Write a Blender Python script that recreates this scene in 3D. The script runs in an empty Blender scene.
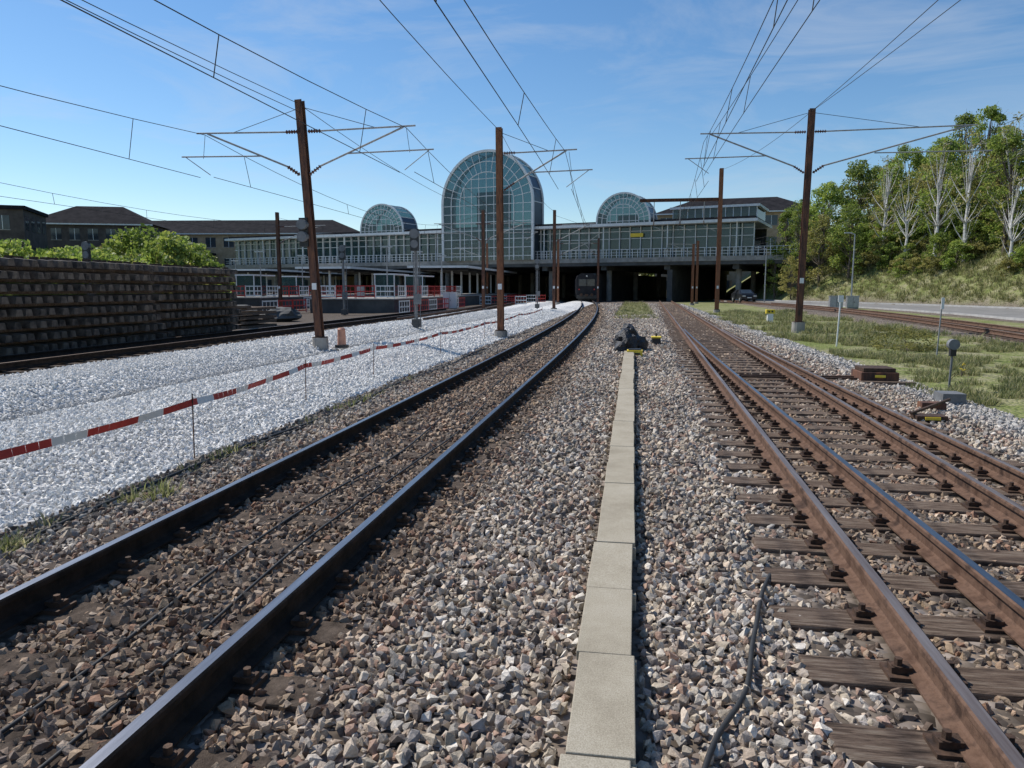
import bpy, bmesh, math, random
import numpy as np
from mathutils import Vector, Matrix, noise as mnoise
random.seed(7); rng=np.random.default_rng(7)
scn=bpy.context.scene
COL=scn.collection
rad=math.radians

# ------------------------------------------------------------------ materials
def new_mat(name):
    m=bpy.data.materials.new(name); m.use_nodes=True
    nt=m.node_tree; b=nt.nodes['Principled BSDF']
    return m,nt,b
def N(nt,t,**k):
    n=nt.nodes.new(t)
    for a,v in k.items():
        if a in ('ins',):
            for kk,vv in v.items(): n.inputs[kk].default_value=vv
        else: setattr(n,a,v)
    return n
def ramp(nt,stops):
    r=nt.nodes.new('ShaderNodeValToRGB'); e=r.color_ramp.elements
    while len(e)<len(stops): e.new(0.5)
    for i,(p,c) in enumerate(stops):
        e[i].position=p; e[i].color=(c[0],c[1],c[2],1)
    return r
def noisy(name,c1,c2,scale=3,rough=.8,metal=0,bump=.1,stretch=(1,1,1),detail=6,c3=None,bscale=None,lo=.35,hi=.65,bdist=.02,spec=None):
    m,nt,b=new_mat(name)
    tc=N(nt,'ShaderNodeTexCoord'); mp=N(nt,'ShaderNodeMapping'); mp.inputs['Scale'].default_value=stretch
    nt.links.new(tc.outputs['Object'],mp.inputs[0])
    n=N(nt,'ShaderNodeTexNoise',ins={'Scale':scale,'Detail':detail,'Roughness':.65})
    nt.links.new(mp.outputs[0],n.inputs['Vector'])
    st=[(lo,c1),(hi,c2)]
    if c3: st=[(lo,c1),((lo+hi)/2,c2),(hi,c3)]
    r=ramp(nt,st); nt.links.new(n.outputs[0],r.inputs[0])
    nt.links.new(r.outputs[0],b.inputs['Base Color'])
    b.inputs['Roughness'].default_value=rough; b.inputs['Metallic'].default_value=metal
    if spec is not None: b.inputs['Specular IOR Level'].default_value=spec
    if bump:
        n2=N(nt,'ShaderNodeTexNoise',ins={'Scale':bscale or scale*6,'Detail':8,'Roughness':.7})
        nt.links.new(mp.outputs[0],n2.inputs['Vector'])
        bp=N(nt,'ShaderNodeBump',ins={'Strength':bump,'Distance':bdist})
        nt.links.new(n2.outputs[0],bp.inputs['Height']); nt.links.new(bp.outputs[0],b.inputs['Normal'])
    return m
M={}
M['rail_dark']=noisy('rail_side_dark',(.015,.012,.010),(.045,.031,.024),6,.85,.1,.3,spec=.2)
M['rail_rust']=noisy('rail_side_rust',(.075,.042,.028),(.15,.09,.062),5,.85,.1,.3,c3=(.05,.03,.022),spec=.2)
M['steel']=noisy('rail_head_steel',(.20,.20,.215),(.34,.34,.36),2,.36,1,.08,stretch=(8,.4,1))
M['rail_head_brown']=noisy('rail_head_worn',(.22,.16,.13),(.38,.31,.27),3,.42,.7,.05,stretch=(8,.4,1))
M['wood']=noisy('sleeper_wood',(.05,.035,.026),(.15,.105,.078),5,.9,0,.9,stretch=(1,9,4),c3=(.24,.19,.145),bscale=12,spec=.2)
M['conc_sleeper']=noisy('sleeper_concrete',(.05,.038,.03),(.14,.108,.085),9,.95,0,.8,bscale=60,spec=.15)
M['iron']=noisy('iron_fastening',(.04,.025,.018),(.12,.07,.045),20,.7,.4,.3)
M['conc']=noisy('concrete',(.22,.21,.19),(.36,.34,.31),1.5,.9,0,.2)
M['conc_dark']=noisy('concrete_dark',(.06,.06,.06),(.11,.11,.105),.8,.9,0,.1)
M['stackc']=noisy('old_sleeper_concrete',(.03,.024,.02),(.10,.08,.065),3,.9,0,.4,c3=(.17,.135,.105))
M['mast_rust']=noisy('mast_rust',(.15,.055,.028),(.27,.115,.055),3,.8,.1,.2,stretch=(3,3,.6),c3=(.09,.038,.025))
M['mast_dark']=noisy('mast_dark_rust',(.045,.026,.021),(.12,.055,.035),3,.8,.1,.2,stretch=(3,3,.6),c3=(.20,.085,.042))
M['galv']=noisy('galvanised_steel',(.35,.36,.37),(.5,.51,.52),8,.45,.7,.05)
M['tube']=noisy('cantilever_tube',(.26,.26,.26),(.42,.42,.41),8,.6,.2,.05)
M['signalgrey']=noisy('signal_grey_paint',(.12,.125,.13),(.2,.205,.21),5,.6,0,.05)
M['insul']=noisy('insulator_brown',(.10,.04,.025),(.16,.07,.04),8,.25,0,0)
M['wire']=noisy('wire_copper',(.035,.032,.03),(.06,.055,.05),8,.6,.5,0)
M['rubber']=noisy('cable_rubber',(.015,.015,.015),(.035,.033,.03),8,.6,0,.1)
M['black']=noisy('black_plastic',(.012,.012,.012),(.03,.03,.03),8,.45,0,.3)
M['white']=noisy('white_paint',(.72,.72,.70),(.82,.82,.80),2,.5,0,0)
M['whitesteel']=noisy('white_frame',(.60,.62,.62),(.72,.73,.73),2,.5,0,0)
M['red']=noisy('red_paint',(.42,.03,.025),(.55,.05,.04),4,.5,0,0)
M['orange']=noisy('orange_plastic',(.45,.20,.13),(.60,.30,.20),4,.6,0,0)
M['yellow']=noisy('yellow_paint',(.70,.50,.03),(.85,.64,.06),6,.5,0,.05)
M['roofdark']=noisy('roof_slate',(.016,.016,.019),(.034,.032,.035),1,1,0,.1,spec=.05)
M['brick']=noisy('ochre_brick',(.30,.22,.14),(.42,.32,.22),1.2,.95,0,.1,spec=.1)
M['darkclad']=noisy('dark_cladding',(.06,.052,.05),(.11,.095,.09),1,.9,0,.05,spec=.1)
M['window']=noisy('window_glass',(.02,.028,.035),(.05,.065,.08),.6,.08,0,0)
M['asphalt']=noisy('asphalt',(.17,.165,.155),(.24,.23,.22),.8,.9,0,.2,bscale=60)
M['kerb']=noisy('kerb_stone',(.3,.3,.29),(.42,.41,.39),2,.9,0,.1)
M['bark']=noisy('bark',(.07,.055,.04),(.16,.13,.10),4,.9,0,.4,stretch=(1,1,.3))
M['birch']=noisy('birch_bark',(.35,.34,.32),(.72,.70,.66),3,.8,0,.2,stretch=(1,1,2.5))
M['carpaint']=noisy('car_paint_dark',(.02,.022,.026),(.035,.037,.042),2,.25,.3,0)
M['train']=noisy('train_paint_dark',(.010,.010,.013),(.022,.022,.026),2,.5,0,0,spec=.2)
M['lamp_red']=noisy('red_lens',(.5,.02,.02),(.6,.03,.02),2,.3,0,0)
M['glasslens']=noisy('lamp_lens',(.6,.6,.55),(.7,.7,.65),2,.2,0,0)
M['bag']=noisy('black_bag_plastic',(.012,.012,.014),(.04,.04,.045),5,.45,0,.9,bscale=9,bdist=.06)
M['navy']=noisy('dark_blue_cladding',(.02,.035,.055),(.035,.055,.085),1,.35,.2,0)
m,nt,b=new_mat('trough_concrete'); L=nt.links.new
tc=N(nt,'ShaderNodeTexCoord')
n1=N(nt,'ShaderNodeTexNoise',ins={'Scale':2.5,'Detail':8,'Roughness':.7}); L(tc.outputs['Object'],n1.inputs['Vector'])
n2=N(nt,'ShaderNodeTexNoise',ins={'Scale':160.,'Detail':4,'Roughness':.8}); L(tc.outputs['Object'],n2.inputs['Vector'])
r1=ramp(nt,[(.25,(.28,.245,.19)),(.5,(.38,.34,.27)),(.75,(.44,.40,.33))]); L(n1.outputs[0],r1.inputs[0])
r2=ramp(nt,[(.35,(.68,.66,.62)),(.6,(1.12,1.12,1.1))]); L(n2.outputs[0],r2.inputs[0])
mx=N(nt,'ShaderNodeMix',data_type='RGBA',blend_type='MULTIPLY'); mx.inputs[0].default_value=1; L(r1.outputs[0],mx.inputs[6]); L(r2.outputs[0],mx.inputs[7])
L(mx.outputs[2],b.inputs['Base Color']); b.inputs['Roughness'].default_value=.95; b.inputs['Specular IOR Level'].default_value=.15
bp=N(nt,'ShaderNodeBump',ins={'Strength':.5,'Distance':.004}); L(n2.outputs[0],bp.inputs['Height']); L(bp.outputs[0],b.inputs['Normal'])
M['trough']=m
def glassmat():
    m,nt,b=new_mat('station_glass')
    b.inputs['Base Color'].default_value=(.05,.10,.11,1); b.inputs['Roughness'].default_value=.06
    b.inputs['IOR'].default_value=1.8
    tr=N(nt,'ShaderNodeBsdfTransparent'); tr.inputs[0].default_value=(.55,.72,.72,1)
    mx=N(nt,'ShaderNodeMixShader'); mx.inputs[0].default_value=.45
    out=nt.nodes['Material Output']
    nt.links.new(b.outputs[0],mx.inputs[1]); nt.links.new(tr.outputs[0],mx.inputs[2]); nt.links.new(mx.outputs[0],out.inputs[0])
    return m
M['glass']=glassmat()
def leafmat(name,dark,light,warm):
    m,nt,b=new_mat(name)
    at=N(nt,'ShaderNodeAttribute',attribute_name='lc')
    r=ramp(nt,[(0,dark),(.55,light),(1,warm)])
    nt.links.new(at.outputs['Fac'],r.inputs[0])
    oi=N(nt,'ShaderNodeObjectInfo'); hs=N(nt,'ShaderNodeHueSaturation')
    mr=N(nt,'ShaderNodeMapRange',ins={'To Min':.75,'To Max':1.25}); nt.links.new(oi.outputs['Random'],mr.inputs[0])
    nt.links.new(mr.outputs[0],hs.inputs['Value']); nt.links.new(r.outputs[0],hs.inputs['Color'])
    b.inputs['Roughness'].default_value=.6
    nt.links.new(hs.outputs[0],b.inputs['Base Color'])
    tl=N(nt,'ShaderNodeBsdfTranslucent'); nt.links.new(hs.outputs[0],tl.inputs[0])
    mx=N(nt,'ShaderNodeMixShader'); mx.inputs[0].default_value=.5
    nt.links.new(b.outputs[0],mx.inputs[1]); nt.links.new(tl.outputs[0],mx.inputs[2])
    nt.links.new(mx.outputs[0],nt.nodes['Material Output'].inputs[0])
    return m
M['leaf']=leafmat('leaf_spring',(.09,.14,.025),(.24,.33,.06),(.42,.46,.10))
M['leaf2']=leafmat('leaf_olive',(.12,.12,.035),(.30,.29,.08),(.48,.42,.15))
M['grassb']=leafmat('grass_blade',(.11,.13,.045),(.22,.24,.09),(.44,.39,.22))
def stonemat(name,rough):
    m,nt,b=new_mat(name)
    at=N(nt,'ShaderNodeAttribute',attribute_name='scol',attribute_type='INSTANCER')
    tc=N(nt,'ShaderNodeTexCoord')
    n=N(nt,'ShaderNodeTexNoise',ins={'Scale':3.,'Detail':5,'Roughness':.7}); nt.links.new(tc.outputs['Object'],n.inputs['Vector'])
    r=ramp(nt,[(.3,(.66,.64,.61)),(.7,(1.15,1.15,1.15))]); nt.links.new(n.outputs[0],r.inputs[0])
    mx=N(nt,'ShaderNodeMix',data_type='RGBA',blend_type='MULTIPLY'); mx.inputs[0].default_value=1
    nt.links.new(at.outputs['Color'],mx.inputs[6]); nt.links.new(r.outputs[0],mx.inputs[7])
    nt.links.new(mx.outputs[2],b.inputs['Base Color']); b.inputs['Roughness'].default_value=rough
    b.inputs['Specular IOR Level'].default_value=.25
    bp=N(nt,'ShaderNodeBump',ins={'Strength':.35,'Distance':.08}); nt.links.new(n.outputs[0],bp.inputs['Height']); nt.links.new(bp.outputs[0],b.inputs['Normal'])
    return m
M['stone']=stonemat('ballast_stone',.85)

# ------------------------------------------------------------------ mesh builder
class MB:
    def __init__(s): s.v=[];s.f=[];s.mi=[];s.mats=[];s.T=Matrix.Identity(4)
    def m(s,name):
        if name not in s.mats: s.mats.append(name)
        return s.mats.index(name)
    def add(s,vs,fs,mat):
        o=len(s.v); k=s.m(mat)
        for v in vs: s.v.append(tuple(s.T@Vector(v)))
        for f in fs: s.f.append([o+i for i in f]); s.mi.append(k)
    def box(s,c,d,mat,rz=0,taper=1.0):
        x,y,z=d[0]/2,d[1]/2,d[2]/2; cs,sn=math.cos(rz),math.sin(rz)
        vs=[]
        for zz,t in ((-z,1),(z,taper)):
            for xx,yy in ((-x,-y),(x,-y),(x,y),(-x,y)):
                a,b=xx*t,yy*t
                vs.append((c[0]+a*cs-b*sn,c[1]+a*sn+b*cs,c[2]+zz))
        s.add(vs,[(0,3,2,1),(4,5,6,7),(0,1,5,4),(1,2,6,5),(2,3,7,6),(3,0,4,7)],mat)
    def b2(s,x0,x1,y0,y1,z0,z1,mat): s.box(((x0+x1)/2,(y0+y1)/2,(z0+z1)/2),(x1-x0,y1-y0,z1-z0),mat)
    def frame(s,p0,p1):
        d=(Vector(p1)-Vector(p0)); L=d.length; d.normalize()
        up=Vector((0,0,1)) if abs(d.z)<.95 else Vector((0,1,0))
        a=d.cross(up).normalized(); b=a.cross(d).normalized()
        return Vector(p0),Vector(p1),a,b
    def beam(s,p0,p1,w,h,mat):
        A,B,a,b=s.frame(p0,p1); vs=[]
        for P in (A,B):
            for i,j in ((-1,-1),(1,-1),(1,1),(-1,1)): vs.append(P+a*(i*w/2)+b*(j*h/2))
        s.add(vs,[(0,3,2,1),(4,5,6,7),(0,1,5,4),(1,2,6,5),(2,3,7,6),(3,0,4,7)],mat)
    def tube(s,p0,p1,r0,mat,n=8,r1=None,cap=True):
        r1=r0 if r1 is None else r1
        A,B,a,b=s.frame(p0,p1); vs=[];fs=[]
        for P,r in ((A,r0),(B,r1)):
            for i in range(n):
                t=2*math.pi*i/n; vs.append(P+a*(r*math.cos(t))+b*(r*math.sin(t)))
        for i in range(n): j=(i+1)%n; fs.append((i,j,n+j,n+i))
        if cap: fs.append(tuple(range(n-1,-1,-1))); fs.append(tuple(range(n,2*n)))
        s.add(vs,fs,mat)
    def hbeam(s,p0,p1,w,mat,t=.02):
        A,B,a,b=s.frame(p0,p1)
        for k in (-1,1):
            o=b*(k*w/2)
            s.beam(A+o,B+o,w,t,mat)
        s.beam(A,B,t*.8,w-t-.004,mat)
    def blob(s,c,r,mat,seed=0,sub=3,amp=.3):
        bm=bmesh.new(); bmesh.ops.create_icosphere(bm,subdivisions=sub,radius=1)
        vs=[]
        for v in bm.verts:
            k=1+amp*mnoise.noise(v.co*1.7+Vector((seed,0,0)))+amp*.6*mnoise.noise(v.co*4.7+Vector((seed,3,0)))
            vs.append((c[0]+v.co.x*r[0]*k,c[1]+v.co.y*r[1]*k,c[2]+v.co.z*r[2]*k))
        fs=[[v.index for v in f.verts] for f in bm.faces]; bm.free(); s.add(vs,fs,mat)
    def obj(s,name,parent=None,smooth=False,bevel=0):
        me=bpy.data.meshes.new(name); me.from_pydata(s.v,[],s.f)
        for k in s.mats: me.materials.append(M[k])
        me.polygons.foreach_set('material_index',s.mi)
        if smooth: me.polygons.foreach_set('use_smooth',[True]*len(s.f))
        me.update(); o=bpy.data.objects.new(name,me); COL.objects.link(o)
        if parent: o.parent=parent
        if bevel:
            bv=o.modifiers.new('bevel','BEVEL'); bv.width=bevel; bv.segments=2; bv.limit_method='ANGLE'
        return o
def empty(name):
    e=bpy.data.objects.new(name,None); COL.objects.link(e); return e

# ------------------------------------------------------------------ layout functions
def XL(y): # left track centre
    return -2.6-np.where(np.asarray(y)>15,.00051*(np.asarray(y)-15.)**2,0)
def XR(y): return 2.07+.0205*np.asarray(y,dtype=float)
def dR(y): return np.where(np.asarray(y)<45,.80*(1-np.asarray(y,dtype=float)/45)**2,0)
def XR2(y): return XR(y)+dR(y)
def XT3(y):
    t=np.asarray(y,dtype=float)-27; return 13.5+.1124*t-.00201*t*t
def XS(y): # siding beside sleeper stack
    return -14.6+0*np.asarray(y,dtype=float)
G=.75
def smooth(a,b,x):
    t=np.clip((x-a)/(b-a),0,1); return t*t*(3-2*t)
def foot(y): return np.interp(y,[0,40,63,75,85,95,105,140,400],[27,28.5,30.5,27.5,23.5,18.5,16.5,16.5,16.5])
def hump(x,pts): return np.interp(x,[p[0] for p in pts],[p[1] for p in pts])
def H(x,y):
    x=np.asarray(x,dtype=float); y=np.asarray(y,dtype=float)
    z=hump(x,[(-60,-.2),(-20,-.15),(-16.5,-.02),(-13.6,-.06),(-13,-.02),(-11.2,.02),(-10.4,-.30),(-9.4,-.30),(-8.2,.06),(-6.3,.08),(-5.2,-.13),(-4.7,-.12),(-4.2,-.05),(-3.6,-.015),(4.6,-.015),(5.4,-.06),(11,.0),(12,.12),(15,.14),(17,.12),(18,.16)])
    z=z+.015*np.sin(x*3.1+y*.7)*np.sin(y*1.3+x)*smooth(.3,1,np.abs(x-1))
    b=np.clip((x-foot(y))/18,0,1)
    z=z+10*(b**.85)*(1-.25*b)*1.25
    z=z+(.5*np.sin(x*.31+y*.2)+.25*np.sin(x*.9+1.3*np.sin(y*.5))+.15*np.sin(y*1.1+x*.4))*b**.5*(b>0)
    return z

# ------------------------------------------------------------------ terrain
xs=np.unique(np.concatenate([[-3000,-1200,-500,-250,-150,-100,-70,-50,-40,-30,-25,-20],np.arange(-17,12,.2),np.arange(12,60,1.),[65,75,90,120,200,400,1000,3000]]))
ys=np.unique(np.concatenate([[-60,-20,-8,-3],np.arange(0,30,.25),np.arange(30,60,.5),np.arange(60,180,2.),[200,240,300,450,800,1600,4000]]))
XX,YY=np.meshgrid(xs,ys); ZZ=H(XX,YY)
nx,ny=len(xs),len(ys)
co=np.stack([XX.ravel(),YY.ravel(),ZZ.ravel()],1)
ii=np.arange((ny-1)*(nx-1)); r_=ii//(nx-1); c_=ii%(nx-1); a=r_*nx+c_
F=np.stack([a,a+1,a+nx+1,a+nx],1)
me=bpy.data.meshes.new('ground'); me.from_pydata(co.tolist(),[],F.tolist()); me.update()
me.polygons.foreach_set('use_smooth',[True]*len(F))
x,y=co[:,0],co[:,1]
wob=.15*np.sin(y*1.7)+.1*np.sin(y*4.1+1)
white=smooth(-13.6,-13.2,x+wob)*(1-smooth(-5.2,-4.85,x+wob*.6))*(1-smooth(95,120,y))
grass=smooth(5.1,5.9,x+wob)*(1-smooth(11.2,11.9,x+wob)); grass=grass+smooth(0,1.,x-foot(y))
grass=np.clip(grass+smooth(16.2,16.8,x)*(1-smooth(18,19,x)),0,1)
grass=np.clip(grass+smooth(40,70,-x)+smooth(160,200,y),0,1)
grass=np.clip(grass+.75*smooth(42,62,y)*(1-smooth(90,98,y))*smooth(-1.6,-.8,x+wob)*(1-smooth(1.0,1.7,x+wob)),0,1)
dirt=(1-smooth(-14,-13.6,x+wob))*(1-smooth(40,70,-x))
at=me.attributes.new('zone','FLOAT_COLOR','POINT')
colr=np.stack([white,grass,dirt,white*0+1],1).astype(np.float32); at.data.foreach_set('color',colr.ravel())
ground=bpy.data.objects.new('ground',me); COL.objects.link(ground)
m,nt,b=new_mat('ground_mixed'); L=nt.links.new
tc=N(nt,'ShaderNodeTexCoord')
vo=N(nt,'ShaderNodeTexVoronoi',ins={'Scale':14.}); L(tc.outputs['Object'],vo.inputs['Vector'])
sx=N(nt,'ShaderNodeSeparateColor'); L(vo.outputs['Color'],sx.inputs[0])
rb=ramp(nt,[(0,(.055,.043,.034)),(.4,(.135,.11,.088)),(.75,(.21,.17,.14)),(1,(.29,.25,.22))]); L(sx.outputs[0],rb.inputs[0])  # brown ramp darkened: shade between stones is put into the colour
rw=ramp(nt,[(0,(.36,.36,.35)),(.4,(.60,.60,.59)),(1,(.80,.80,.79))]); L(sx.outputs[1],rw.inputs[0])
nz=N(nt,'ShaderNodeTexNoise',ins={'Scale':.55,'Detail':8,'Roughness':.7}); L(tc.outputs['Object'],nz.inputs['Vector'])
nf=N(nt,'ShaderNodeTexNoise',ins={'Scale':9.,'Detail':8,'Roughness':.7}); L(tc.outputs['Object'],nf.inputs['Vector'])
rg=ramp(nt,[(.34,(.09,.12,.03)),(.46,(.17,.20,.06)),(.53,(.26,.25,.13)),(.62,(.31,.28,.20)),(.72,(.35,.33,.28))]); 
mxn=N(nt,'ShaderNodeMix',data_type='RGBA'); mxn.inputs[0].default_value=.45; L(nz.outputs[0],mxn.inputs[6]); L(nf.outputs[0],mxn.inputs[7]); L(mxn.outputs[2],rg.inputs[0])
rd=ramp(nt,[(.3,(.06,.05,.042)),(.7,(.15,.12,.095))]); L(nf.outputs[0],rd.inputs[0])
zn=N(nt,'ShaderNodeAttribute',attribute_name='zone'); zs=N(nt,'ShaderNodeSeparateColor'); L(zn.outputs['Color'],zs.inputs[0])
def mixc(f,a,b_):
    q=N(nt,'ShaderNodeMix',data_type='RGBA'); L(f,q.inputs[0]); L(a,q.inputs[6]); L(b_,q.inputs[7]); return q.outputs[2]
c=mixc(zs.outputs[0],rb.outputs[0],rw.outputs[0]); c=mixc(zs.outputs[2],c,rd.outputs[0]); c=mixc(zs.outputs[1],c,rg.outputs[0])
L(c,b.inputs['Base Color']); b.inputs['Roughness'].default_value=.95; b.inputs['Specular IOR Level'].default_value=.15
bp=N(nt,'ShaderNodeBump',ins={'Strength':1.,'Distance':.04}); bp.invert=True; L(vo.outputs['Distance'],bp.inputs['Height']); L(bp.outputs[0],b.inputs['Normal'])
me.materials.append(m)

# ------------------------------------------------------------------ scatter
def proto_collection(name,objs,parent):
    c=bpy.data.collections.new(name)
    for o in objs:
        c.objects.link(o); o.parent=parent
    return c
def scatter(name,P,R,S,idx,colr,maker):
    me=bpy.data.meshes.new(name); me.vertices.add(len(P)); me.vertices.foreach_set('co',P.astype(np.float32).ravel())
    for nm,ty,d,k in (('rot','FLOAT_VECTOR',R,'vector'),('scl','FLOAT_VECTOR',S,'vector'),('idx','INT',idx,'value'),('scol','FLOAT_COLOR',colr,'color')):
        a=me.attributes.new(nm,ty,'POINT')
        a.data.foreach_set(k,d.astype(np.int32 if ty=='INT' else np.float32).ravel())
    o=bpy.data.objects.new(name,me); COL.objects.link(o)
    pc=proto_collection(name+'_parts',maker(),o)
    ng=bpy.data.node_groups.new(name+'_scatter','GeometryNodeTree')
    ng.interface.new_socket('Geometry',in_out='INPUT',socket_type='NodeSocketGeometry'); ng.interface.new_socket('Geometry',in_out='OUTPUT',socket_type='NodeSocketGeometry')
    gi=ng.nodes.new('NodeGroupInput'); go=ng.nodes.new('NodeGroupOutput')
    ip=ng.nodes.new('GeometryNodeInstanceOnPoints'); ci=ng.nodes.new('GeometryNodeCollectionInfo')
    ci.inputs['Collection'].default_value=pc; ci.inputs['Separate Children'].default_value=True; ci.inputs['Reset Children'].default_value=True
    def na(nm,ty):
        q=ng.nodes.new('GeometryNodeInputNamedAttribute'); q.data_type=ty; q.inputs['Name'].default_value=nm; return q.outputs[0]
    e=ng.nodes.new('FunctionNodeEulerToRotation')
    ng.links.new(gi.outputs[0],ip.inputs['Points']); ng.links.new(ci.outputs[0],ip.inputs['Instance'])
    ip.inputs['Pick Instance'].default_value=True
    ng.links.new(na('idx','INT'),ip.inputs['Instance Index'])
    ng.links.new(na('rot','FLOAT_VECTOR'),e.inputs[0]); ng.links.new(e.outputs[0],ip.inputs['Rotation'])
    ng.links.new(na('scl','FLOAT_VECTOR'),ip.inputs['Scale']); ng.links.new(ip.outputs[0],go.inputs[0])
    md=o.modifiers.new('scatter','NODES'); md.node_group=ng
    return o
def rocks():
    res=[]
    for k in range(10):
        rr=random.Random(k+3); bm=bmesh.new()
        for i in range(rr.choice([10,12,14])):
            v=Vector((rr.gauss(0,1),rr.gauss(0,1),rr.gauss(0,1))).normalized()*rr.uniform(.4,.56)
            bm.verts.new((v.x*1.1,v.y*.95,v.z*.78))
        r=bmesh.ops.convex_hull(bm,input=bm.verts)
        for g in r['geom_interior']+r['geom_unused']:
            if isinstance(g,bmesh.types.BMVert) and g.is_valid: bm.verts.remove(g)
        me=bpy.data.meshes.new('ballast_stone'); bm.to_mesh(me); bm.free(); me.materials.append(M['stone'])
        res.append(bpy.data.objects.new('ballast_stone',me))
    return res
def jgrid(x0,x1,y0,y1,sp):
    gx,gy=np.meshgrid(np.arange(x0,x1,sp),np.arange(y0,y1,sp)); p=np.stack([gx.ravel(),gy.ravel()],1)
    p+=rng.uniform(-.5,.5,p.shape)*sp*1.1
    k=(p[:,0]>-p[:,1]*1.06-1.2)&(p[:,0]<p[:,1]*.52+1.3)
    return p[k]
pal=np.array([(.42,.38,.33),(.50,.40,.31),(.54,.46,.36),(.18,.15,.13),(.68,.62,.54),(.38,.26,.20),(.32,.29,.27),(.56,.47,.38),(.47,.40,.31)])
def fr(y,s=.6): return np.abs(((y+s/2)%s)-s/2)
# brown ballast
Ps=[];Ss=[]
for (y0,y1,sp,sz,lay) in ((1.2,7,.043,.053,0),(1.2,7,.058,.057,.022),(7,16,.058,.066,0),(7,16,.085,.07,.02),(16,45,.095,.092,0),(45,90,.17,.15,-.01)):
    p=jgrid(-4.9,5.6,y0,y1,sp)
    Ps.append(np.column_stack([p,np.full(len(p),lay)])); Ss.append(np.full(len(p),sz))
P=np.concatenate(Ps);S=np.concatenate(Ss)
x,y=P[:,0],P[:,1]
keep=np.ones(len(P),bool)
keep&=~(np.abs(x+.1)<.17)|(y>20.3)
xl=XL(y)
for sgn in (-1,1): keep&=np.abs(x-(xl+sgn*G))>.10
keep&=(y<45)|((x>xl-1.9)&~((np.abs(x)<1.3)&(y>52)))
onS=(fr(y)<.115)
vis=((np.abs(np.abs(x-xl)-G)<.29))&(np.abs(x-xl)<1.22)
keep&=~(onS&vis&(rng.random(len(P))<.86))
a1=XR(y)-G
rails=[XR(y)-G,XR(y)+G]; rails2=[XR2(y)-G,XR2(y)+G]
for q in rails: keep&=np.abs(x-q)>.10
for q in rails2: keep&=(np.abs(x-q)>.10)|(y>31)
wd=(x>a1-.55)&(x<XR2(y)+G+.55)
keep&=~(onS&wd&(rng.random(len(P))<.955))
P=P[keep];S=S[keep];x,y=P[:,0],P[:,1]
inRz=((x>XR(y)-G-.5)&(x<XR2(y)+G+.5))
z=H(x,y)+P[:,2]+rng.uniform(-.012,.012,len(P))-inRz*.022
n=len(P)
sv=S[:,None]*rng.uniform(.55,1.4,(n,1))*rng.uniform(.8,1.2,(n,3))
cc=pal[rng.integers(0,len(pal),n)]*rng.uniform(.75,1.2,(n,1))
patch=np.array([mnoise.noise(Vector((a*.5,b*.35,0))) for a,b in zip(x,y)])
cc=cc*(1+.3*patch[:,None])
xl=XL(y)
inL=np.exp(-np.clip(np.abs(x-xl)-1.0,0,9)**2/.12); inR=((x>XR(y)-G-.25)&(x<XR2(y)+G+.3)).astype(float)
st=np.clip(np.maximum(inL*.75,inR*.7),0,1)[:,None]
cc=cc*(1-st)+(cc*np.array([.62,.50,.40])+np.array([.012,.006,.003]))*st
fl=(np.clip((-4.0-x)/.5,0,1))[:,None]
cc=cc*(1-fl*.35)
rt=np.clip((x-4.6)/.5,0,1)[:,None]; cc=cc*(1-rt*.7)+np.array([.55,.54,.52])*rng.uniform(.7,1.2,(n,1))*rt*.7
col4=np.column_stack([cc,np.ones(n)])
scatter('brown_ballast_gravel',np.column_stack([x,y,z]),rng.uniform(0,6.28,(n,3)),sv,rng.integers(0,10,n),col4,rocks)
# white ballast
Ps=[];Ss=[]
for (y0,y1,sp,sz) in ((3.5,10,.05,.062),(3.5,10,.09,.06),(10,22,.062,.07),(22,60,.11,.11)):
    p=jgrid(-13.4,-4.85,y0,y1,sp); Ps.append(p); Ss.append(np.full(len(p),sz))
P=np.concatenate(Ps);S=np.concatenate(Ss);x,y=P[:,0],P[:,1]
k=(x<-4.98+.10*np.sin(y*2.3)+.06*np.sin(y*7)+rng.normal(0,.06,len(x)))
P=P[k];S=S[k];x,y=P[:,0],P[:,1];n=len(P)
cc=np.array([.89,.88,.85])*rng.uniform(.75,1.03,(n,1))
gr=(np.exp(-((x+9.9)/.5)**2)*.5)[:,None]; cc=cc*(1-gr)
col4=np.column_stack([np.clip(cc,0,.90),np.ones(n)])
scatter('white_ballast_gravel',np.column_stack([x,y,H(x,y)+rng.uniform(-.01,.025,n)]),rng.uniform(0,6.28,(n,3)),S[:,None]*rng.uniform(.6,1.3,(n,1))*rng.uniform(.8,1.2,(n,3)),rng.integers(0,10,n),col4,rocks)
# grass tufts
def tufts():
    res=[]
    for k in range(5):
        rr=random.Random(k); vs=[];fs=[];lc=[]
        for i in range(16):
            a=rr.uniform(0,6.28);r=rr.uniform(0,.09);bx,by=r*math.cos(a),r*math.sin(a);h=rr.uniform(.04,.13);w=.006
            le=rr.uniform(.02,.09);q=len(vs);dx,dy=math.cos(a)*le,math.sin(a)*le;px,py=-math.sin(a)*w,math.cos(a)*w
            vs+=[(bx-px,by-py,0),(bx+px,by+py,0),(bx+dx*.4+px*.7,by+dy*.4+py*.7,h*.65),(bx+dx*.4-px*.7,by+dy*.4-py*.7,h*.65),(bx+dx,by+dy,h)]
            fs+=[(q,q+1,q+2,q+3),(q+3,q+2,q+4)]; lc+=[rr.random()]*5
        me=bpy.data.meshes.new('grass_tuft'); me.from_pydata(vs,[],fs); a=me.attributes.new('lc','FLOAT','POINT'); a.data.foreach_set('value',lc)
        me.materials.append(M['grassb']); res.append(bpy.data.objects.new('grass_tuft',me))
    return res
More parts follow.
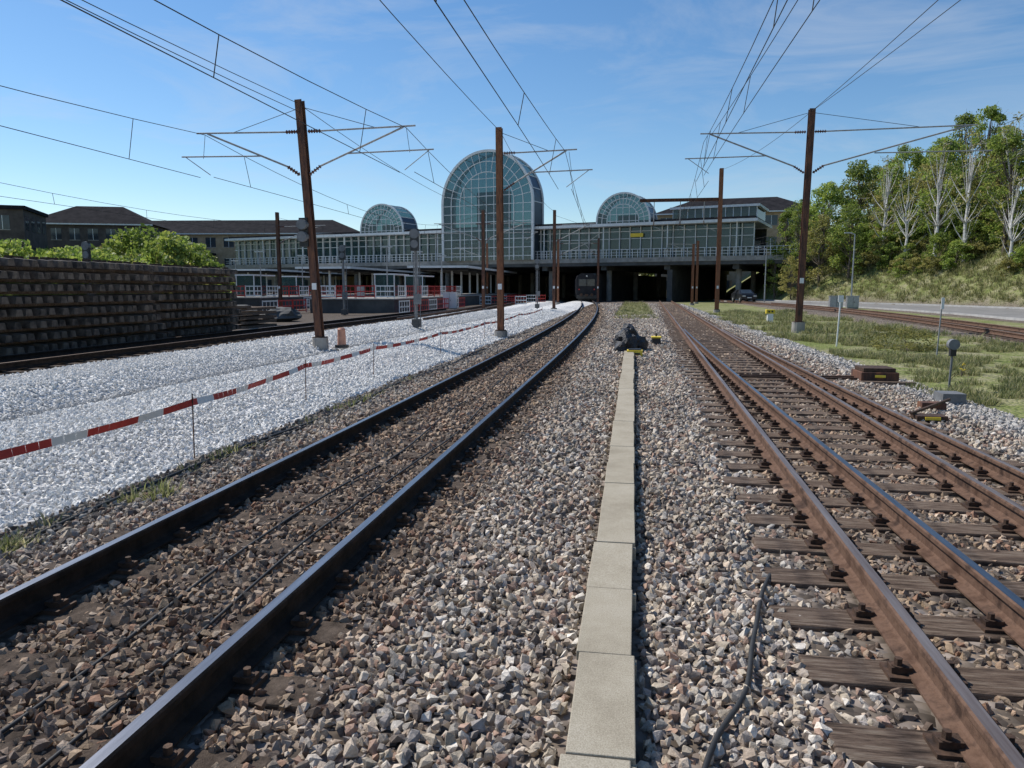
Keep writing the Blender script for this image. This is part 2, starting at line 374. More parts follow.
p=jgrid(5.2,11.8,8,26,.10); q=jgrid(5.2,11.8,26,60,.19); sz=np.concatenate([np.ones(len(p)),np.full(len(q),1.5)]); p=np.concatenate([p,q])
nn=np.array([mnoise.noise(Vector((a*.45,b*.3,3)))+.6*mnoise.noise(Vector((a*1.8,b*1.8,9))) for a,b in p])
k=(nn>.06+.5*np.clip(5.9-p[:,0],0,1)); p=p[k];sz=sz[k]*(1+.8*np.clip(nn[k],0,1))
ex=np.array([(-4.35+rng.normal(0,.09),5.95+rng.normal(0,.1)) for i in range(16)]+[(-4.55+rng.normal(0,.1),4.55+rng.normal(0,.15)) for i in range(30)]+[(-4.6+rng.normal(0,.08),rng.uniform(5,16)) for i in range(45)])
far_=np.array([(rng.uniform(-1.2,1.4),rng.uniform(45,95)) for i in range(500)])
yb_=rng.uniform(30,96,9000); ub_=rng.uniform(0,1,9000); bank_=np.stack([foot(yb_)+.2+ub_*15,yb_],1)
sb_=rng.uniform(2.2,4.5,len(bank_))
sz=np.concatenate([sz,rng.uniform(.7,1.3,len(ex)),rng.uniform(1.2,2.2,len(far_)),sb_]); p=np.concatenate([p,ex,far_,bank_]); n=len(p)
scatter('grass',np.column_stack([p,H(p[:,0],p[:,1])-.01]),np.column_stack([rng.uniform(-.2,.2,(n,2)),rng.uniform(0,6.28,n)]),np.repeat((sz*rng.uniform(.6,1.3,n))[:,None],3,1),rng.integers(0,5,n),np.ones((n,4)),tufts)

# ------------------------------------------------------------------ rails & sleepers
prof=[(-.075,0),(-.075,.012),(-.02,.028),(-.009,.04),(-.009,.112),(-.034,.122),(-.036,.128),(-.036,.152),(-.027,.162),(.027,.162),(.036,.152),(.036,.128),(.034,.122),(.009,.112),(.009,.04),(.02,.028),(.075,.012),(.075,0)]
def rail(name,fx,y0,y1,zf,side,head,parent):
    ysr=np.unique(np.concatenate([np.arange(y0,min(y1,40),1.),np.arange(min(y1,40),y1,3.),[y1]]))
    vs=[];fs=[];mi=[];n=len(prof)
    for yy in ysr:
        x0=float(fx(yy))
        for px,pz in prof: vs.append((x0+px,yy,zf+pz))
    for i in range(len(ysr)-1):
        for j in range(n-1):
            fs.append((i*n+j,i*n+j+1,(i+1)*n+j+1,(i+1)*n+j)); mi.append(1 if j in(8,) else 0)
    for e in (0,len(ysr)-1): fs.append(tuple(range(e*n,e*n+n))); mi.append(0)
    me=bpy.data.meshes.new(name); me.from_pydata(vs,[],fs); me.materials.append(M[side]);me.materials.append(M[head]); me.polygons.foreach_set('material_index',mi)
    bm=bmesh.new(); bm.from_mesh(me); bmesh.ops.recalc_face_normals(bm,faces=bm.faces); bm.to_mesh(me); bm.free()
    o=bpy.data.objects.new(name,me); COL.objects.link(o); o.parent=parent
def fasten(mb,xc,yc,z,mat='iron'):
    mb.b2(xc-.17,xc+.17,yc-.075,yc+.075,z-.01,z+.016,mat)
    for s in(-1,1):
        mb.beam((xc+s*.055,yc,z+.035),(xc+s*.15,yc,z+.03),.07,.03,mat)
        mb.tube((xc+s*.115,yc-.01,z+.04),(xc+s*.115,yc-.01,z+.085),.019,mat,6)
        mb.tube((xc+s*.115,yc-.01,z+.045),(xc+s*.115,yc-.01,z+.052),.032,mat,8)
def track(fx,y0,y1,side,head,sl,slm,ys1,name='railway_track',z=.028,half=1.25,fast=22):
    e=empty(name)
    rail('left_rail',lambda t:fx(t)-G,y0,y1,z,side,head,e); rail('right_rail',lambda t:fx(t)+G,y0,y1,z,side,head,e)
    mb=MB(); fb=MB(); k=math.ceil(y0/.6)
    while k*.6<ys1:
        yy=k*.6+random.uniform(-.01,.01); xc=float(fx(yy)); 
        if slm: mb.box((xc+random.uniform(-.03,.03),yy,-.10+z-.02),(2*half,.25,.2),slm,rz=random.uniform(-.01,.01))
        if yy<fast:
            for s in (-1,1): fasten(fb,xc+s*G,yy,z-.01)
        k+=1
    if slm: mb.obj('sleepers',e,bevel=.012)
    if fast>0: fb.obj('fastenings',e)
    return e
track(XL,-3,150,'rail_dark','steel',True,'conc_sleeper',60)
e=track(XR,-3,170,'rail_rust','rail_head_brown',True,None,60,name='railway_turnout')
rail('switch_left_rail',lambda t:XR2(t)-G,-3,31,.028,'rail_rust','steel',e)
rail('switch_right_rail',lambda t:XR2(t)+G,-3,31,.028,'rail_rust','rail_head_brown',e)
mb=MB();fb=MB()
for k in range(-4,150):
    yy=k*.6; x0=float(XR(yy))-G-.55+random.uniform(-.08,.08); x1=float(XR2(yy))+G+.55+random.uniform(-.08,.08)
    mb.box(((x0+x1)/2,yy+random.uniform(-.015,.015),-.095+.010),(x1-x0,.26,.2),'wood',rz=random.uniform(-.008,.008))
    if yy<24:
        for s in(-1,1): fasten(fb,float(XR2(yy))+s*G,yy,.016)
mb.obj('timber_sleepers',e,bevel=.012); fb.obj('turnout_fastenings',e)
track(XT3,-3,97,'rail_rust','rail_head_brown',True,'wood',97,z=.17,fast=0)
track(XS,2,60,'rail_dark','rail_head_brown',True,'conc_sleeper',60,z=.03,fast=0)
track(lambda t:-12.0-.00051*(np.asarray(t,dtype=float)-15)**2,62,150,'rail_rust','steel',True,'conc_sleeper',110,z=.03,fast=0)

# cable trough
mb=MB(); yy=1.0
tr=random.Random(4)
while yy<20.2:
    l=.79; j=tr.uniform(-.011,.011)
    mb.box((-.1+j,yy+l/2,.093+tr.uniform(-.003,.003)),(.262,l-.006,.05),'trough',rz=tr.uniform(-.010,.010))
    mb.b2(-.1-.115,-.1+.115,yy+.002,yy+l-.002,-.2,.064,'trough')
    mb.b2(-.1+.115,-.1+.148,yy+l-.035,yy+l+.02,.0,.09,'trough')
    yy+=l
mb.obj('concrete_cable_trough',bevel=.005)

# loose cables
def cable(name,pts,r,mat='rubber',n=60):
    cu=bpy.data.curves.new(name,'CURVE'); cu.dimensions='3D'; sp=cu.splines.new('NURBS'); sp.points.add(len(pts)-1)
    for i,p_ in enumerate(pts): sp.points[i].co=(*p_,1)
    sp.use_endpoint_u=True; sp.order_u=4; cu.bevel_depth=r; cu.bevel_resolution=2; cu.materials.append(M[mat])
    o=bpy.data.objects.new(name,cu); COL.objects.link(o); return o
cable('black_cable',[(.20,2.2,.02),(.29,2.7,.03),(.40,3.0,.035),(.55,3.25,.035),(.62,3.7,.035),(.70,4.0,.035),(.8,4.5,.035),(.9,4.75,.02),(.95,5.0,-.03)],.013)
cable('black_cable',[(-2.62+.08*math.sin(i*.9),1+i*.8,.025+.012*math.sin(i*2.1)) for i in range(30)],.010)
cable('black_cable',[(-2.25+.07*math.sin(i*.7+1),1+i*.8,.03+.012*math.sin(i*1.7)) for i in range(14)],.009)
cable('black_cable',[(-4.62+.08*math.sin(i*.8),2+i*.9,-.07+.01*math.sin(i*2.)) for i in range(38)],.018)
cable('black_cable',[(-4.5+.07*math.sin(i*.6+2),3+i*.9,-.07+.01*math.sin(i*1.3)) for i in range(30)],.013)

# ------------------------------------------------------------------ barrier tape
mb=MB(); posts=[(-5.3,2.6,.50),(-5.05,7.8,.53),(-5.5,11.8,.54),(-5.62,15.5,.54),(-5.5,20.8,.55),(-5.45,27,.55),(-5.4,35,.6),(-5.5,45,.6)]
dist=0
for (a0,a1) in zip(posts[:-1],posts[1:]):
    n=max(6,int((a1[1]-a0[1])/.13)); L_=a1[1]-a0[1]
    for i in range(n):
        t0,t1=i/n,(i+1)/n
        def pt(t):
            return (a0[0]+(a1[0]-a0[0])*t+.02*math.sin(t*9),a0[1]+(a1[1]-a0[1])*t,a0[2]+(a1[2]-a0[2])*t-.022*L_*4*t*(1-t)*.45)
        p0,p1=pt(t0),pt(t1); tw=.02*math.sin(dist*2)
        mb.add([(p0[0],p0[1],p0[2]-.04),(p1[0],p1[1],p1[2]-.04),(p1[0]+tw,p1[1],p1[2]+.035),(p0[0]+tw,p0[1],p0[2]+.035)],[(0,1,2,3)],'white' if (dist%1.05)<.38 else 'red')
        dist+=L_/n
for p_ in posts:
    mb.tube((p_[0]-.012,p_[1],-.25),(p_[0]-.012+.02,p_[1],p_[2]+.1),.008,'mast_dark',6)
mb.obj('red_white_barrier_tape')

# ------------------------------------------------------------------ sleeper stack
sr=random.Random(2)
for (ya,yb,off,layers) in ((7.0,23.4,0,8),(24.1,29.2,-.5,8)):
    mb=MB(); yy=ya+.2; pit=.33
    while yy<yb:
        for k in range(layers):
            x1=-16.0+off+sr.uniform(-.10,.10); z0=.02+k*pit+sr.uniform(-.006,.006)
            y_=yy+sr.uniform(-.03,.03); w,wt,h=.125,.085,.20
            vs=[]
            for X_,dz_ in ((x1-2.5,0),(x1-.35,.02),(x1,-.02)):
                vs+=[(X_,y_-w,z0+.09),(X_,y_+w,z0+.09),(X_,y_+wt,z0+.09+h+dz_),(X_,y_-wt,z0+.09+h+dz_)]
            mb.add(vs,[(0,1,2,3),(11,10,9,8)]+[(a+j*4,a+4+j*4,(a+1)%4+4+j*4,(a+1)%4+j*4) for j in(0,1) for a in range(4)],'stackc')
            if k==layers-1: mb.b2(x1-.6,x1-.4,y_-.06,y_+.06,z0+.29,z0+.38,'iron')
        yy+=.40
    for k in range(layers):
        for xx in (-.45,-2.1):
            z0=.02+k*pit; mb.b2(-16+off+xx-.05,-16+off+xx+.05,ya-.1,yb+.1,z0,z0+.08,'wood')
    mb.obj('concrete_sleeper_stack')

# ------------------------------------------------------------------ catenary masts
def insul(mb,p0,p1):
    A,B=Vector(p0),Vector(p1)
    mb.tube(A,B,.03,'insul',8)
    for i in range(5):
        c=A.lerp(B,(i+.5)/5); d=(B-A).normalized()*.012; mb.tube(c-d,c+d,.065,'insul',8)
def cantilever(mb,xm,y,xt,dz=0,ym=None):
    s=1 if xt>xm else -1; zt=7.0+dz; zb=5.6+dz*.8; L_=abs(xt-xm)
    i0=xm+s*.17
    insul(mb,(i0,y,zt),(i0+s*.45,y,zt)); insul(mb,(i0,y,zb),(i0+s*.42,y,zb+.28))
    mb.tube((i0+s*.45,y,zt),(xt+s*.3,y,zt+.06),.028,'tube')
    mb.tube((i0+s*.42,y,zb+.28),(xt-s*.1,y,zt+.03),.032,'tube')
    mx=xm+s*L_*.42; mz=zb+.28+(zt-zb-.28)*.33
    mb.tube((mx,y,mz),(xt+s*.9,y,zb+.45+.25),.024,'tube')
    mb.tube((xt+s*.75,y,zb+.68),(xt-s*.1,y+.05,zb+.08),.014,'tube')
    mb.tube((xt,y,zt-.02),(xt+s*.1,y,zb+.62),.008,'wire')
    mb.tube((xm+s*.1,y,zt+.75),(xt-s*L_*.3,y,zt+.05),.010,'wire')
def mast(x,y,zt,mat,arms,lean=0,zb=0,w=.24,dz=0,extra=None,found=True):
    mb=MB(); mb.hbeam((x,y,zb),(x+lean,y,zt),w,mat,.022)
    if found: 
        mb.tube((x,y,zb-.5),(x,y,zb+.16),.27,'conc',16); mb.box((x,y,zb+.175),(.40,.40,.03),'iron')
    for xt in arms: cantilever(mb,x+lean*.8,y,xt,dz)
    mb.box((x+lean*.2,y-w/2-.03,1.9+zb),(.16,.012,.22),'white')
    if extra: extra(mb)
    return mb.obj('catenary_mast')
def ex1(mb):
    mb.tube((-10.98,23.62,3.55),(-10.98,23.9,3.55),.17,'signalgrey',16); mb.tube((-10.98,23.62,3.95),(-10.98,23.9,3.95),.17,'signalgrey',16)
    mb.box((-10.98,23.85,3.7),(.3,.14,.95),'black')
mast(-10.6,24,8.0,'mast_dark',[-14.5,-7.4],lean=-.45,extra=ex1)
mast(-5.2,29,7.95,'mast_rust',[-2.55],lean=-.05)
mast(6.9,33,9.1,'mast_dark',[2.9,13.0],lean=.12,zb=.25,dz=1.2)
mast(-12.2,60,8.1,'mast_dark',[-16,-8.6],w=.24)
mast(-6.6,62,8.2,'mast_dark',[-3.6],w=.24)
def ex5(mb):
    mb.hbeam((.3,60,8.6),(6.4,60,8.6),.22,'mast_dark',.02)
    for xx in (1.4,3.4,5.2):
        mb.tube((xx,60,8.5),(xx,60,7.0),.03,'tube')
        insul(mb,(xx,60,7.0),(xx,60,6.7))
        mb.tube((xx,60,6.6),(xx+.9,60,6.2),.02,'tube')
mast(6.4,60,10.9,'mast_rust',[],w=.30,extra=ex5)
mast(-8.9,88,7.5,'mast_rust',[-5.4],w=.26)
mast(-4.2,88,7.6,'mast_dark',[-6.],w=.24)
mast(7.4,92,7.4,'mast_rust',[4.2],w=.26)
mast(6.3,84,6.6,'mast_rust',[],w=.26)
mast(-19,96,7.6,'mast_rust',[-23],w=.24)
mast(-30,60,8.2,'mast_dark',[-26],w=.24)

# wires
WP=[]
def cat(fx,ms,dz=0,drop=True,zc=5.6,zm=7.0):
    for a0,a1 in zip(ms[:-1],ms[1:]):
        n=14; L_=a1-a0; pm=[];pc=[]
        for i in range(n+1):
            t=i/n; yy=a0+L_*t; x0=float(fx(yy)); dzz=dz
            sag=1.0*4*t*(1-t)
            pm.append((x0,yy,zm+dzz-sag)); pc.append((x0+.25*(1-2*t),yy,zc+dzz*.8))
            if drop and 0<i<n and i%2: WP.append([(x0,yy,zm+dzz-sag),(x0+.25*(1-2*t),yy,zc+dzz*.8)])
        WP.append(pm);WP.append(pc)
cat(XL,[-24,29,62,88,120])
cat(XR,[-20,33,60,92,120],dz=.9)
cat(lambda t:XR2(t)+.25,[-20,33],dz=1.2)
cat(XT3,[-20,33,70,97],dz=1.2)
cat(lambda t:-7.4-.0003*max(0,t-20)**2,[-28,24,60,96])
cat(lambda t:-14.5-.0003*max(0,t-20)**2,[-28,24,60,96])
cat(lambda t:-26-0*t,[-30,14,60,96])
def sagw(p0,p1,s,n=12):
    WP.append([(p0[0]+(p1[0]-p0[0])*i/n,p0[1]+(p1[1]-p0[1])*i/n,p0[2]+(p1[2]-p0[2])*i/n-s*4*(i/n)*(1-i/n)) for i in range(n+1)])
sagw((-11.1,24,7.9),(-11.0,-28,8.2),.6); sagw((-11.0,24,7.6),(-9.6,-28,8.4),.8)
sagw((-11.1,24,7.9),(-12.2,60,8.0),.5); sagw((-12.2,60,8.0),(-19,96,7.5),.5)
sagw((-5.2,29,7.8),(-4.4,-25,8.0),.6); sagw((-5.2,29,7.8),(-6.6,62,8.1),.5)
sagw((7.0,33,9.0),(6.2,-22,8.6),.6); sagw((7.0,33,9.0),(6.4,60,10.8),.3);sagw((7.0,33,9.0),(9.6,-22,9.6),.6)
cu=bpy.data.curves.new('overhead_wires','CURVE'); cu.dimensions='3D'; cu.bevel_depth=.010; cu.bevel_resolution=1; cu.materials.append(M['wire'])
for pts in WP:
    sp=cu.splines.new('POLY'); sp.points.add(len(pts)-1)
    for i,q in enumerate(pts): sp.points[i].co=(*q,1)
o=bpy.data.objects.new('overhead_wires',cu); COL.objects.link(o)

# ------------------------------------------------------------------ station bridge
U=Vector((-.957,.289,0)).normalized(); V=Vector((U.y,-U.x,0)); V=V if V.y>0 else -V
Tm=Matrix(((U.x,V.x,0,12.8),(U.y,V.y,0,100.),(0,0,1,0),(0,0,0,1)))
mb=MB(); mb.T=Tm
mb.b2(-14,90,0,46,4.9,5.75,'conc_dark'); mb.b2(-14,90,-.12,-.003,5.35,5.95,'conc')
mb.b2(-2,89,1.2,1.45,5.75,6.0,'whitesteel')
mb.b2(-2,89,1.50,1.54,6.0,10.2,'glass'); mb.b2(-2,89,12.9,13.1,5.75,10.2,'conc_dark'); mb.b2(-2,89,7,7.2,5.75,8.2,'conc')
mb.b2(-2.6,89.6,-.4,14,10.25,10.62,'whitesteel'); mb.b2(-2.2,89.2,.2,13.4,10.622,10.95,'roofdark')
s=-2; br=random.Random(9)
while s<=89:
    mb.b2(s-.05,s+.05,1.18,1.499,6.0,10.2,'whitesteel')
    if br.random()<.4: mb.b2(s+.2,s+1.3,2.4+br.random()*3,3.4+br.random()*3+2,5.76,5.9+br.random()*3,br.choice(['conc','whitesteel','darkclad','brick']))
    if br.random()<.18: mb.b2(s+.08,s+1.4,1.56,1.6,7.2,8.55,'whitesteel')
    s+=1.5
for z_ in (7.15,8.6,9.6): mb.b2(-2,89,1.3,1.497,z_-.04,z_+.04,'whitesteel')
s=-14
while s<=89:
    mb.b2(s-.04,s+.04,.02,.10,5.95,7.1,'whitesteel'); s+=.75
for z_ in (6.3,6.65,7.1): mb.b2(-14,90,.03,.09,z_-.025,z_+.025,'whitesteel')
s=0
while s<=89:
    mb.tube((s,.2,5.95),(s,.2,10.25),.09,'whitesteel',8); 
    for t in (3,16,30,43): mb.tube((s,t,-.4),(s,t,4.9),.38,'conc',12)
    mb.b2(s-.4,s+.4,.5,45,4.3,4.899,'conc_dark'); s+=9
for a0,a1 in ((-14,1.5),(26,90)): mb.b2(a0,a1,44,44.8,-1,4.89,'conc_dark')  # rear walls added to keep the space under the deck dark
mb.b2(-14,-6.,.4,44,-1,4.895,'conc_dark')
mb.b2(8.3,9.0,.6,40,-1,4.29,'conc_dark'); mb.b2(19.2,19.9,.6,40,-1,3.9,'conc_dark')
mb.b2(12.6,14.4,1.05,1.17,8.8,9.3,'yellow')
mb.b2(-2,9,3,11,10.95,12.4,'glass'); mb.b2(-2.4,9.4,2.6,11.4,12.4,12.7,'whitesteel')
for i in range(12): mb.b2(-2+i-.05,-2+i+.05,2.9,2.99,10.95,12.4,'whitesteel')
mb.obj('station_bridge')
def arch(name,sc,R,zc,zb,depth,t0,mc):
    mb=MB(); mb.T=Tm
    n=36; fw=.35 if R>5 else .22
    def ap(r,th,t): return (sc+r*math.cos(th),t,zc+r*math.sin(th))
    pr=[(sc+R,zb)]+[(sc+R*math.cos(math.pi*i/n),zc+R*math.sin(math.pi*i/n)) for i in range(n+1)]+[(sc-R,zb)]
    for t in (t0,t0+depth):
        mb.add([(a_,t,b_) for a_,b_ in pr],[tuple(range(len(pr)))],'glass')
    for k in range(len(pr)-1):
        (a0,b0),(a1,b1)=pr[k],pr[k+1]
        mb.add([(a0,t0,b0),(a1,t0,b1),(a1,t0+depth,b1),(a0,t0+depth,b0)],[(0,1,2,3)],'navy' if (k>n-6 or k<5) else 'glass')
    for t in (t0-.02,t0+depth+.02):
        for k in range(len(pr)-1): mb.beam((pr[k][0],t,pr[k][1]),(pr[k+1][0],t,pr[k+1][1]),fw,fw,'whitesteel')
    for k in range(0,n+1,3):
        q=pr[k+1]; mb.beam((q[0],t0,q[1]),(q[0],t0+depth,q[1]),.12,.12,'whitesteel')
    w=.08 if R>5 else .07; step=1.25 if R>5 else .9
    k=-int(R/step)
    ri=R*.60
    for r in (R*.60,R*.80):
        for i in range(n): mb.beam(ap(r,math.pi*i/n,t0-.06),ap(r,math.pi*(i+1)/n,t0-.06),w*1.3,w*1.3,'whitesteel')
        for sg in(-1,1): mb.beam((sc+sg*r,t0-.06,zb),(sc+sg*r,t0-.06,zc),w*1.3,w*1.3,'whitesteel')
    for i in range(1,n//2):
        th=math.pi*i/(n//2); mb.beam(ap(ri,th,t0-.05),ap(R,th,t0-.05),w,w,'whitesteel')
    while k*step<R:
        xx=k*step
        if abs(xx)<ri: mb.beam((sc+xx,t0-.05,zb),(sc+xx,t0-.05,zc+math.sqrt(max(0,ri*ri-xx*xx))),w,w,'whitesteel')
        k+=1
    z_=zb+.6
    while z_<zc+ri:
        hw=R if z_<zc else math.sqrt(ri*ri-(z_-zc)**2)
        mb.beam((sc-hw,t0-.055,z_),(sc+hw,t0-.055,z_),w,w,'whitesteel'); z_+=step
    mb.b2(sc-R*.9,sc+R*.9,t0+.6,t0+depth-.3,zb,zb+.3,'conc')
    mb.b2(sc-R*.35,sc+R*.35,t0+depth*.55,t0+depth-.5,zb+.3,zc+R*.25,'conc_dark')
    mb.obj(name)
arch('glass_arch_hall',35.8,7.5,14.2,5.9,3.4,-.9,1)
arch('glass_arch_hall',55.2,4.1,10.95,10.3,4.0,-.2,0)
arch('glass_arch_hall',15.1,3.75,10.9,10.3,3.4,-.2,0)

# ------------------------------------------------------------------ platforms, canopies, fences
def platform(xa,xb,y0,y1,can0):
    mb=MB()
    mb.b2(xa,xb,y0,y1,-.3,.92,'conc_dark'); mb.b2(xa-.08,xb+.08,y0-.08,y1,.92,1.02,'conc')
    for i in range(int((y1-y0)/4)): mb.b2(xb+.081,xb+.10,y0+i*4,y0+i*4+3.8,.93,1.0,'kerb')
    mb.b2(xa,xb,can0,y1,4.1,4.35,'whitesteel'); mb.b2(xa+.3,xb-.3,can0+.3,y1,3.9,4.098,'roofdark')
    yy=can0+2
    while yy<y1:
        mb.box(((xa+xb)/2,yy,2.5),(.22,.22,2.85),'whitesteel'); mb.beam((xa+.4,yy,3.85),(xb-.4,yy,3.85),.15,.12,'conc_dark'); yy+=5
    cx=(xa+xb)/2
    for q in (can0-9,can0-18):
        mb.b2(cx-.9,cx+.9,q,q+.05,1.05,3.0,'glass'); mb.b2(cx-.03,cx+.03,q+.1,q+4,1.05,3.0,'glass'); mb.b2(cx-1,cx+1,q-.1,q+4.1,3.0,3.12,'whitesteel')
        for dx in(-.9,.9): mb.b2(cx+dx-.04,cx+dx+.04,q-.08,q-.01,1.02,3.0,'whitesteel')
    for q in range(int(y0)+4,int(can0),9):
        mb.tube((cx+1.6,q,1.02),(cx+1.6,q,5.2),.05,'tube',8); mb.box((cx+1.6,q,5.25),(1.0,.25,.12),'galv')
        mb.box((cx-1.5,q+2,1.5),(.5,.5,.95),'tube'); mb.b2(cx-.6,cx+.9,q+4,q+4.4,1.4,1.48,'wood'); mb.b2(cx-.5,cx-.4,q+4,q+4.4,1.02,1.4,'iron'); mb.b2(cx+.7,cx+.8,q+4,q+4.4,1.02,1.4,'iron')
    mb.obj('station_platform')
platform(-25.5,-18.5,56,118,82)
platform(-40,-33,62,122,84)
platform(-55,-48,66,128,92)
def fence(x0,x1,y,n,z=1.02,y2=None):
    mb=MB(); y2=y if y2 is None else y2
    for i in range(n):
        f0,f1=i/n,(i+.94)/n
        A=Vector((x0+(x1-x0)*f0,y+(y2-y)*f0,z)); B=Vector((x0+(x1-x0)*f1,y+(y2-y)*f1,z)); c='red' if i%3 else 'white'
        for zz in (.15,.55,.98): mb.beam(A+Vector((0,0,zz)),B+Vector((0,0,zz)),.05,.09,c)
        for P_ in (A,B): mb.beam(P_,P_+Vector((0,0,1.05)),.05,.05,c)
        for t in (.25,.5,.75):
            P_=A.lerp(B,t); mb.beam(P_+Vector((0,0,.15)),P_+Vector((0,0,.98)),.03,.03,c)
    mb.obj('construction_fence')
fence(-25.3,-18.7,57,4); fence(-39.8,-33.2,63,4); fence(-32.5,-26,70,4,z=-.1); fence(-18,-11.5,98,5,z=-.1); fence(-17.5,-12,84,4,z=-.1); fence(-47,-41,72,4,z=-.1)
fence(-18.8,-18.8,58,10,y2=80); fence(-26.4,-26.4,50,9,z=-.1,y2=72); fence(-33.3,-33.3,64,8,y2=82); fence(-16.8,-16.5,52,8,z=-.1,y2=72)
mb=MB()
for i in range(5): 
    for j in range(3): mb.b2(-19.6+j*.5,-19.25+j*.5,33,36,-.1+i*.22,.02+i*.22,'wood')
mb.b2(-20.,-18,32.9,33.,.9,1.,'wood'); mb.obj('timber_stack')
mb=MB(); mb.blob((-23,40,.25),(1.6,1.2,.6),'conc_dark',3); mb.blob((-21,42,.2),(1.1,.9,.5),'conc_dark',5); mb.obj('rubble_pile')
def cabinet(x,y,w,d,h,zb,mat='galv',name='relay_cabinet'):
    mb=MB(); mb.b2(x-w/2,x+w/2,y-d/2,y+d/2,zb+.12,zb+h,mat); mb.b2(x-w/2-.04,x+w/2+.04,y-d/2-.04,y+d/2+.04,zb+h+.001,zb+h+.06,mat)
    mb.b2(x-w/2+.02,x+w/2-.02,y-d/2+.02,y+d/2-.02,zb-.1,zb+.119,'conc')
    mb.b2(x-.01,x+.01,y-d/2-.008,y-d/2-.001,zb+.15,zb+h-.03,'black'); mb.box((x+.08,y-d/2-.02,zb+h*.55),(.03,.03,.12),'black')
    return mb.obj(name,bevel=.01)
cabinet(16.2,64,1.0,.5,1.0,.15); cabinet(17.6,64.5,.9,.5,1.0,.15); cabinet(-16.5,66,1.2,.6,1.5,-.1,'whitesteel'); cabinet(-31,50,1.2,.6,1.5,-.1)
def sigpost(x,y,zt):
    mb=MB(); mb.tube((x,y,-.2),(x,y,zt),.07,'signalgrey',10); mb.box((x,y,.1),(.4,.4,.4),'conc_dark')
    mb.box((x,y-.12,zt-.1),(.42,.16,1.05),'black'); mb.tube((x,y-.22,zt+.2),(x,y-.02,zt+.2),.24,'signalgrey',16); mb.tube((x,y-.22,zt-.3),(x,y-.02,zt-.3),.2,'signalgrey',16)
    for i in range(7): mb.beam((x-.16,y+.16,.6+i*.45),(x+.16,y+.16,.6+i*.45),.025,.025,'signalgrey')
    for s_ in(-1,1): mb.beam((x+s_*.16,y+.16,.3),(x+s_*.16,y+.16,3.5),.03,.03,'signalgrey')
    mb.box((x+.1,y-.12,1.3),(.35,.2,.5),'signalgrey')
    mb.obj('railway_signal')
sigpost(-10.75,36,4.3); sigpost(-30.5,38,4.0); sigpost(-21,52,4.5); sigpost(-9.3,72,4.2)
mb=MB(); mb.tube((-9.95,24.3,-.1),(-9.95,24.3,.42),.15,'orange',16,r1=.13); mb.tube((-9.95,24.3,.42),(-9.95,24.3,.48),.15,'orange',16,r1=.1); mb.tube((-9.95,24.3,-.2),(-9.95,24.3,-.1),.24,'black',16); mb.obj('orange_bollard')
mb=MB(); mb.blob((-.22,22.2,.22),(.36,.42,.42),'bag',1); mb.blob((.05,22.6,.15),(.34,.35,.32),'bag',4); mb.blob((-.15,22.5,.50),(.24,.3,.28),'bag',8); mb.blob((-.35,21.8,.1),(.2,.25,.2),'bag',12); mb.obj('black_bag_pile')
mb=MB(); mb.b2(-.16,.26,20.35,20.75,-.02,.16,'yellow'); mb.b2(-.12,.22,20.4,20.7,.162,.19,'black'); mb.beam((-.1,20.34,.07),(.2,20.34,.07),.01,.05,'black'); mb.obj('yellow_junction_box',bevel=.01)
mb=MB(); mb.b2(.62,.9,24.9,25.3,-.05,.2,'black'); mb.b2(.6,.92,24.85,25.35,.202,.25,'yellow'); mb.tube((.76,25.1,-.1),(.76,25.1,.35),.03,'black',8); mb.obj('track_magnet_box',bevel=.01)
mb=MB(); mb.b2(4.45,5.15,15.4,16.1,.0,.2,'mast_dark'); mb.b2(4.5,5.1,15.45,16.05,.202,.28,'iron'); mb.b2(4.7,4.9,15.38,15.397,.1,.15,'yellow')
mb.beam((4.55,15.6,.05),(2.2,15.6,.05),.04,.04,'iron'); mb.beam((4.55,15.9,.05),(2.2,15.9,.05),.04,.04,'iron'); mb.b2(4.3,5.4,15.2,15.36,-.05,.04,'wood'); mb.b2(4.3,5.4,16.14,16.3,-.05,.04,'wood'); mb.obj('point_machine',bevel=.01)
mb=MB(); mb.b2(3.95,4.35,11.0,11.25,.01,.07,'iron'); mb.b2(4.4,4.75,12.1,12.3,.0,.1,'mast_dark'); mb.b2(4.05,4.25,10.98,10.997,.02,.06,'yellow'); mb.beam((3.9,11.1,.09),(4.9,12.4,.12),.035,.035,'iron'); mb.b2(5.0,5.35,12.9,13.3,-.05,.14,'signalgrey'); mb.obj('track_equipment_box')
mb=MB(); mb.tube((5.9,15.0,-.1),(5.92,15.0,.72),.022,'signalgrey',8); mb.tube((5.92,14.94,.8),(5.92,15.06,.8),.10,'signalgrey',16); mb.box((5.92,15,.66),(.10,.09,.16),'black'); mb.obj('marker_post')
mb=MB(); mb.tube((6.55,25.5,-.1),(6.6,25.5,1.45),.025,'white',8); mb.box((6.6,25.47,1.5),(.16,.03,.22),'white'); mb.obj('marker_post')
mb=MB(); mb.tube((7.9,21,-.1),(7.95,21,1.6),.018,'tube',8); mb.box((7.95,20.97,1.45),(.07,.02,.3),'white'); mb.obj('marker_post')
mb=MB(); mb.box((7.3,42,.25),(.3,.25,.5),'white'); mb.box((7.3,42,.58),(.45,.3,.22),'yellow'); mb.tube((7.22,41.83,.58),(7.22,41.87,.58),.05,'black',10); mb.tube((7.38,41.83,.58),(7.38,41.87,.58),.05,'black',10); mb.obj('dwarf_signal')
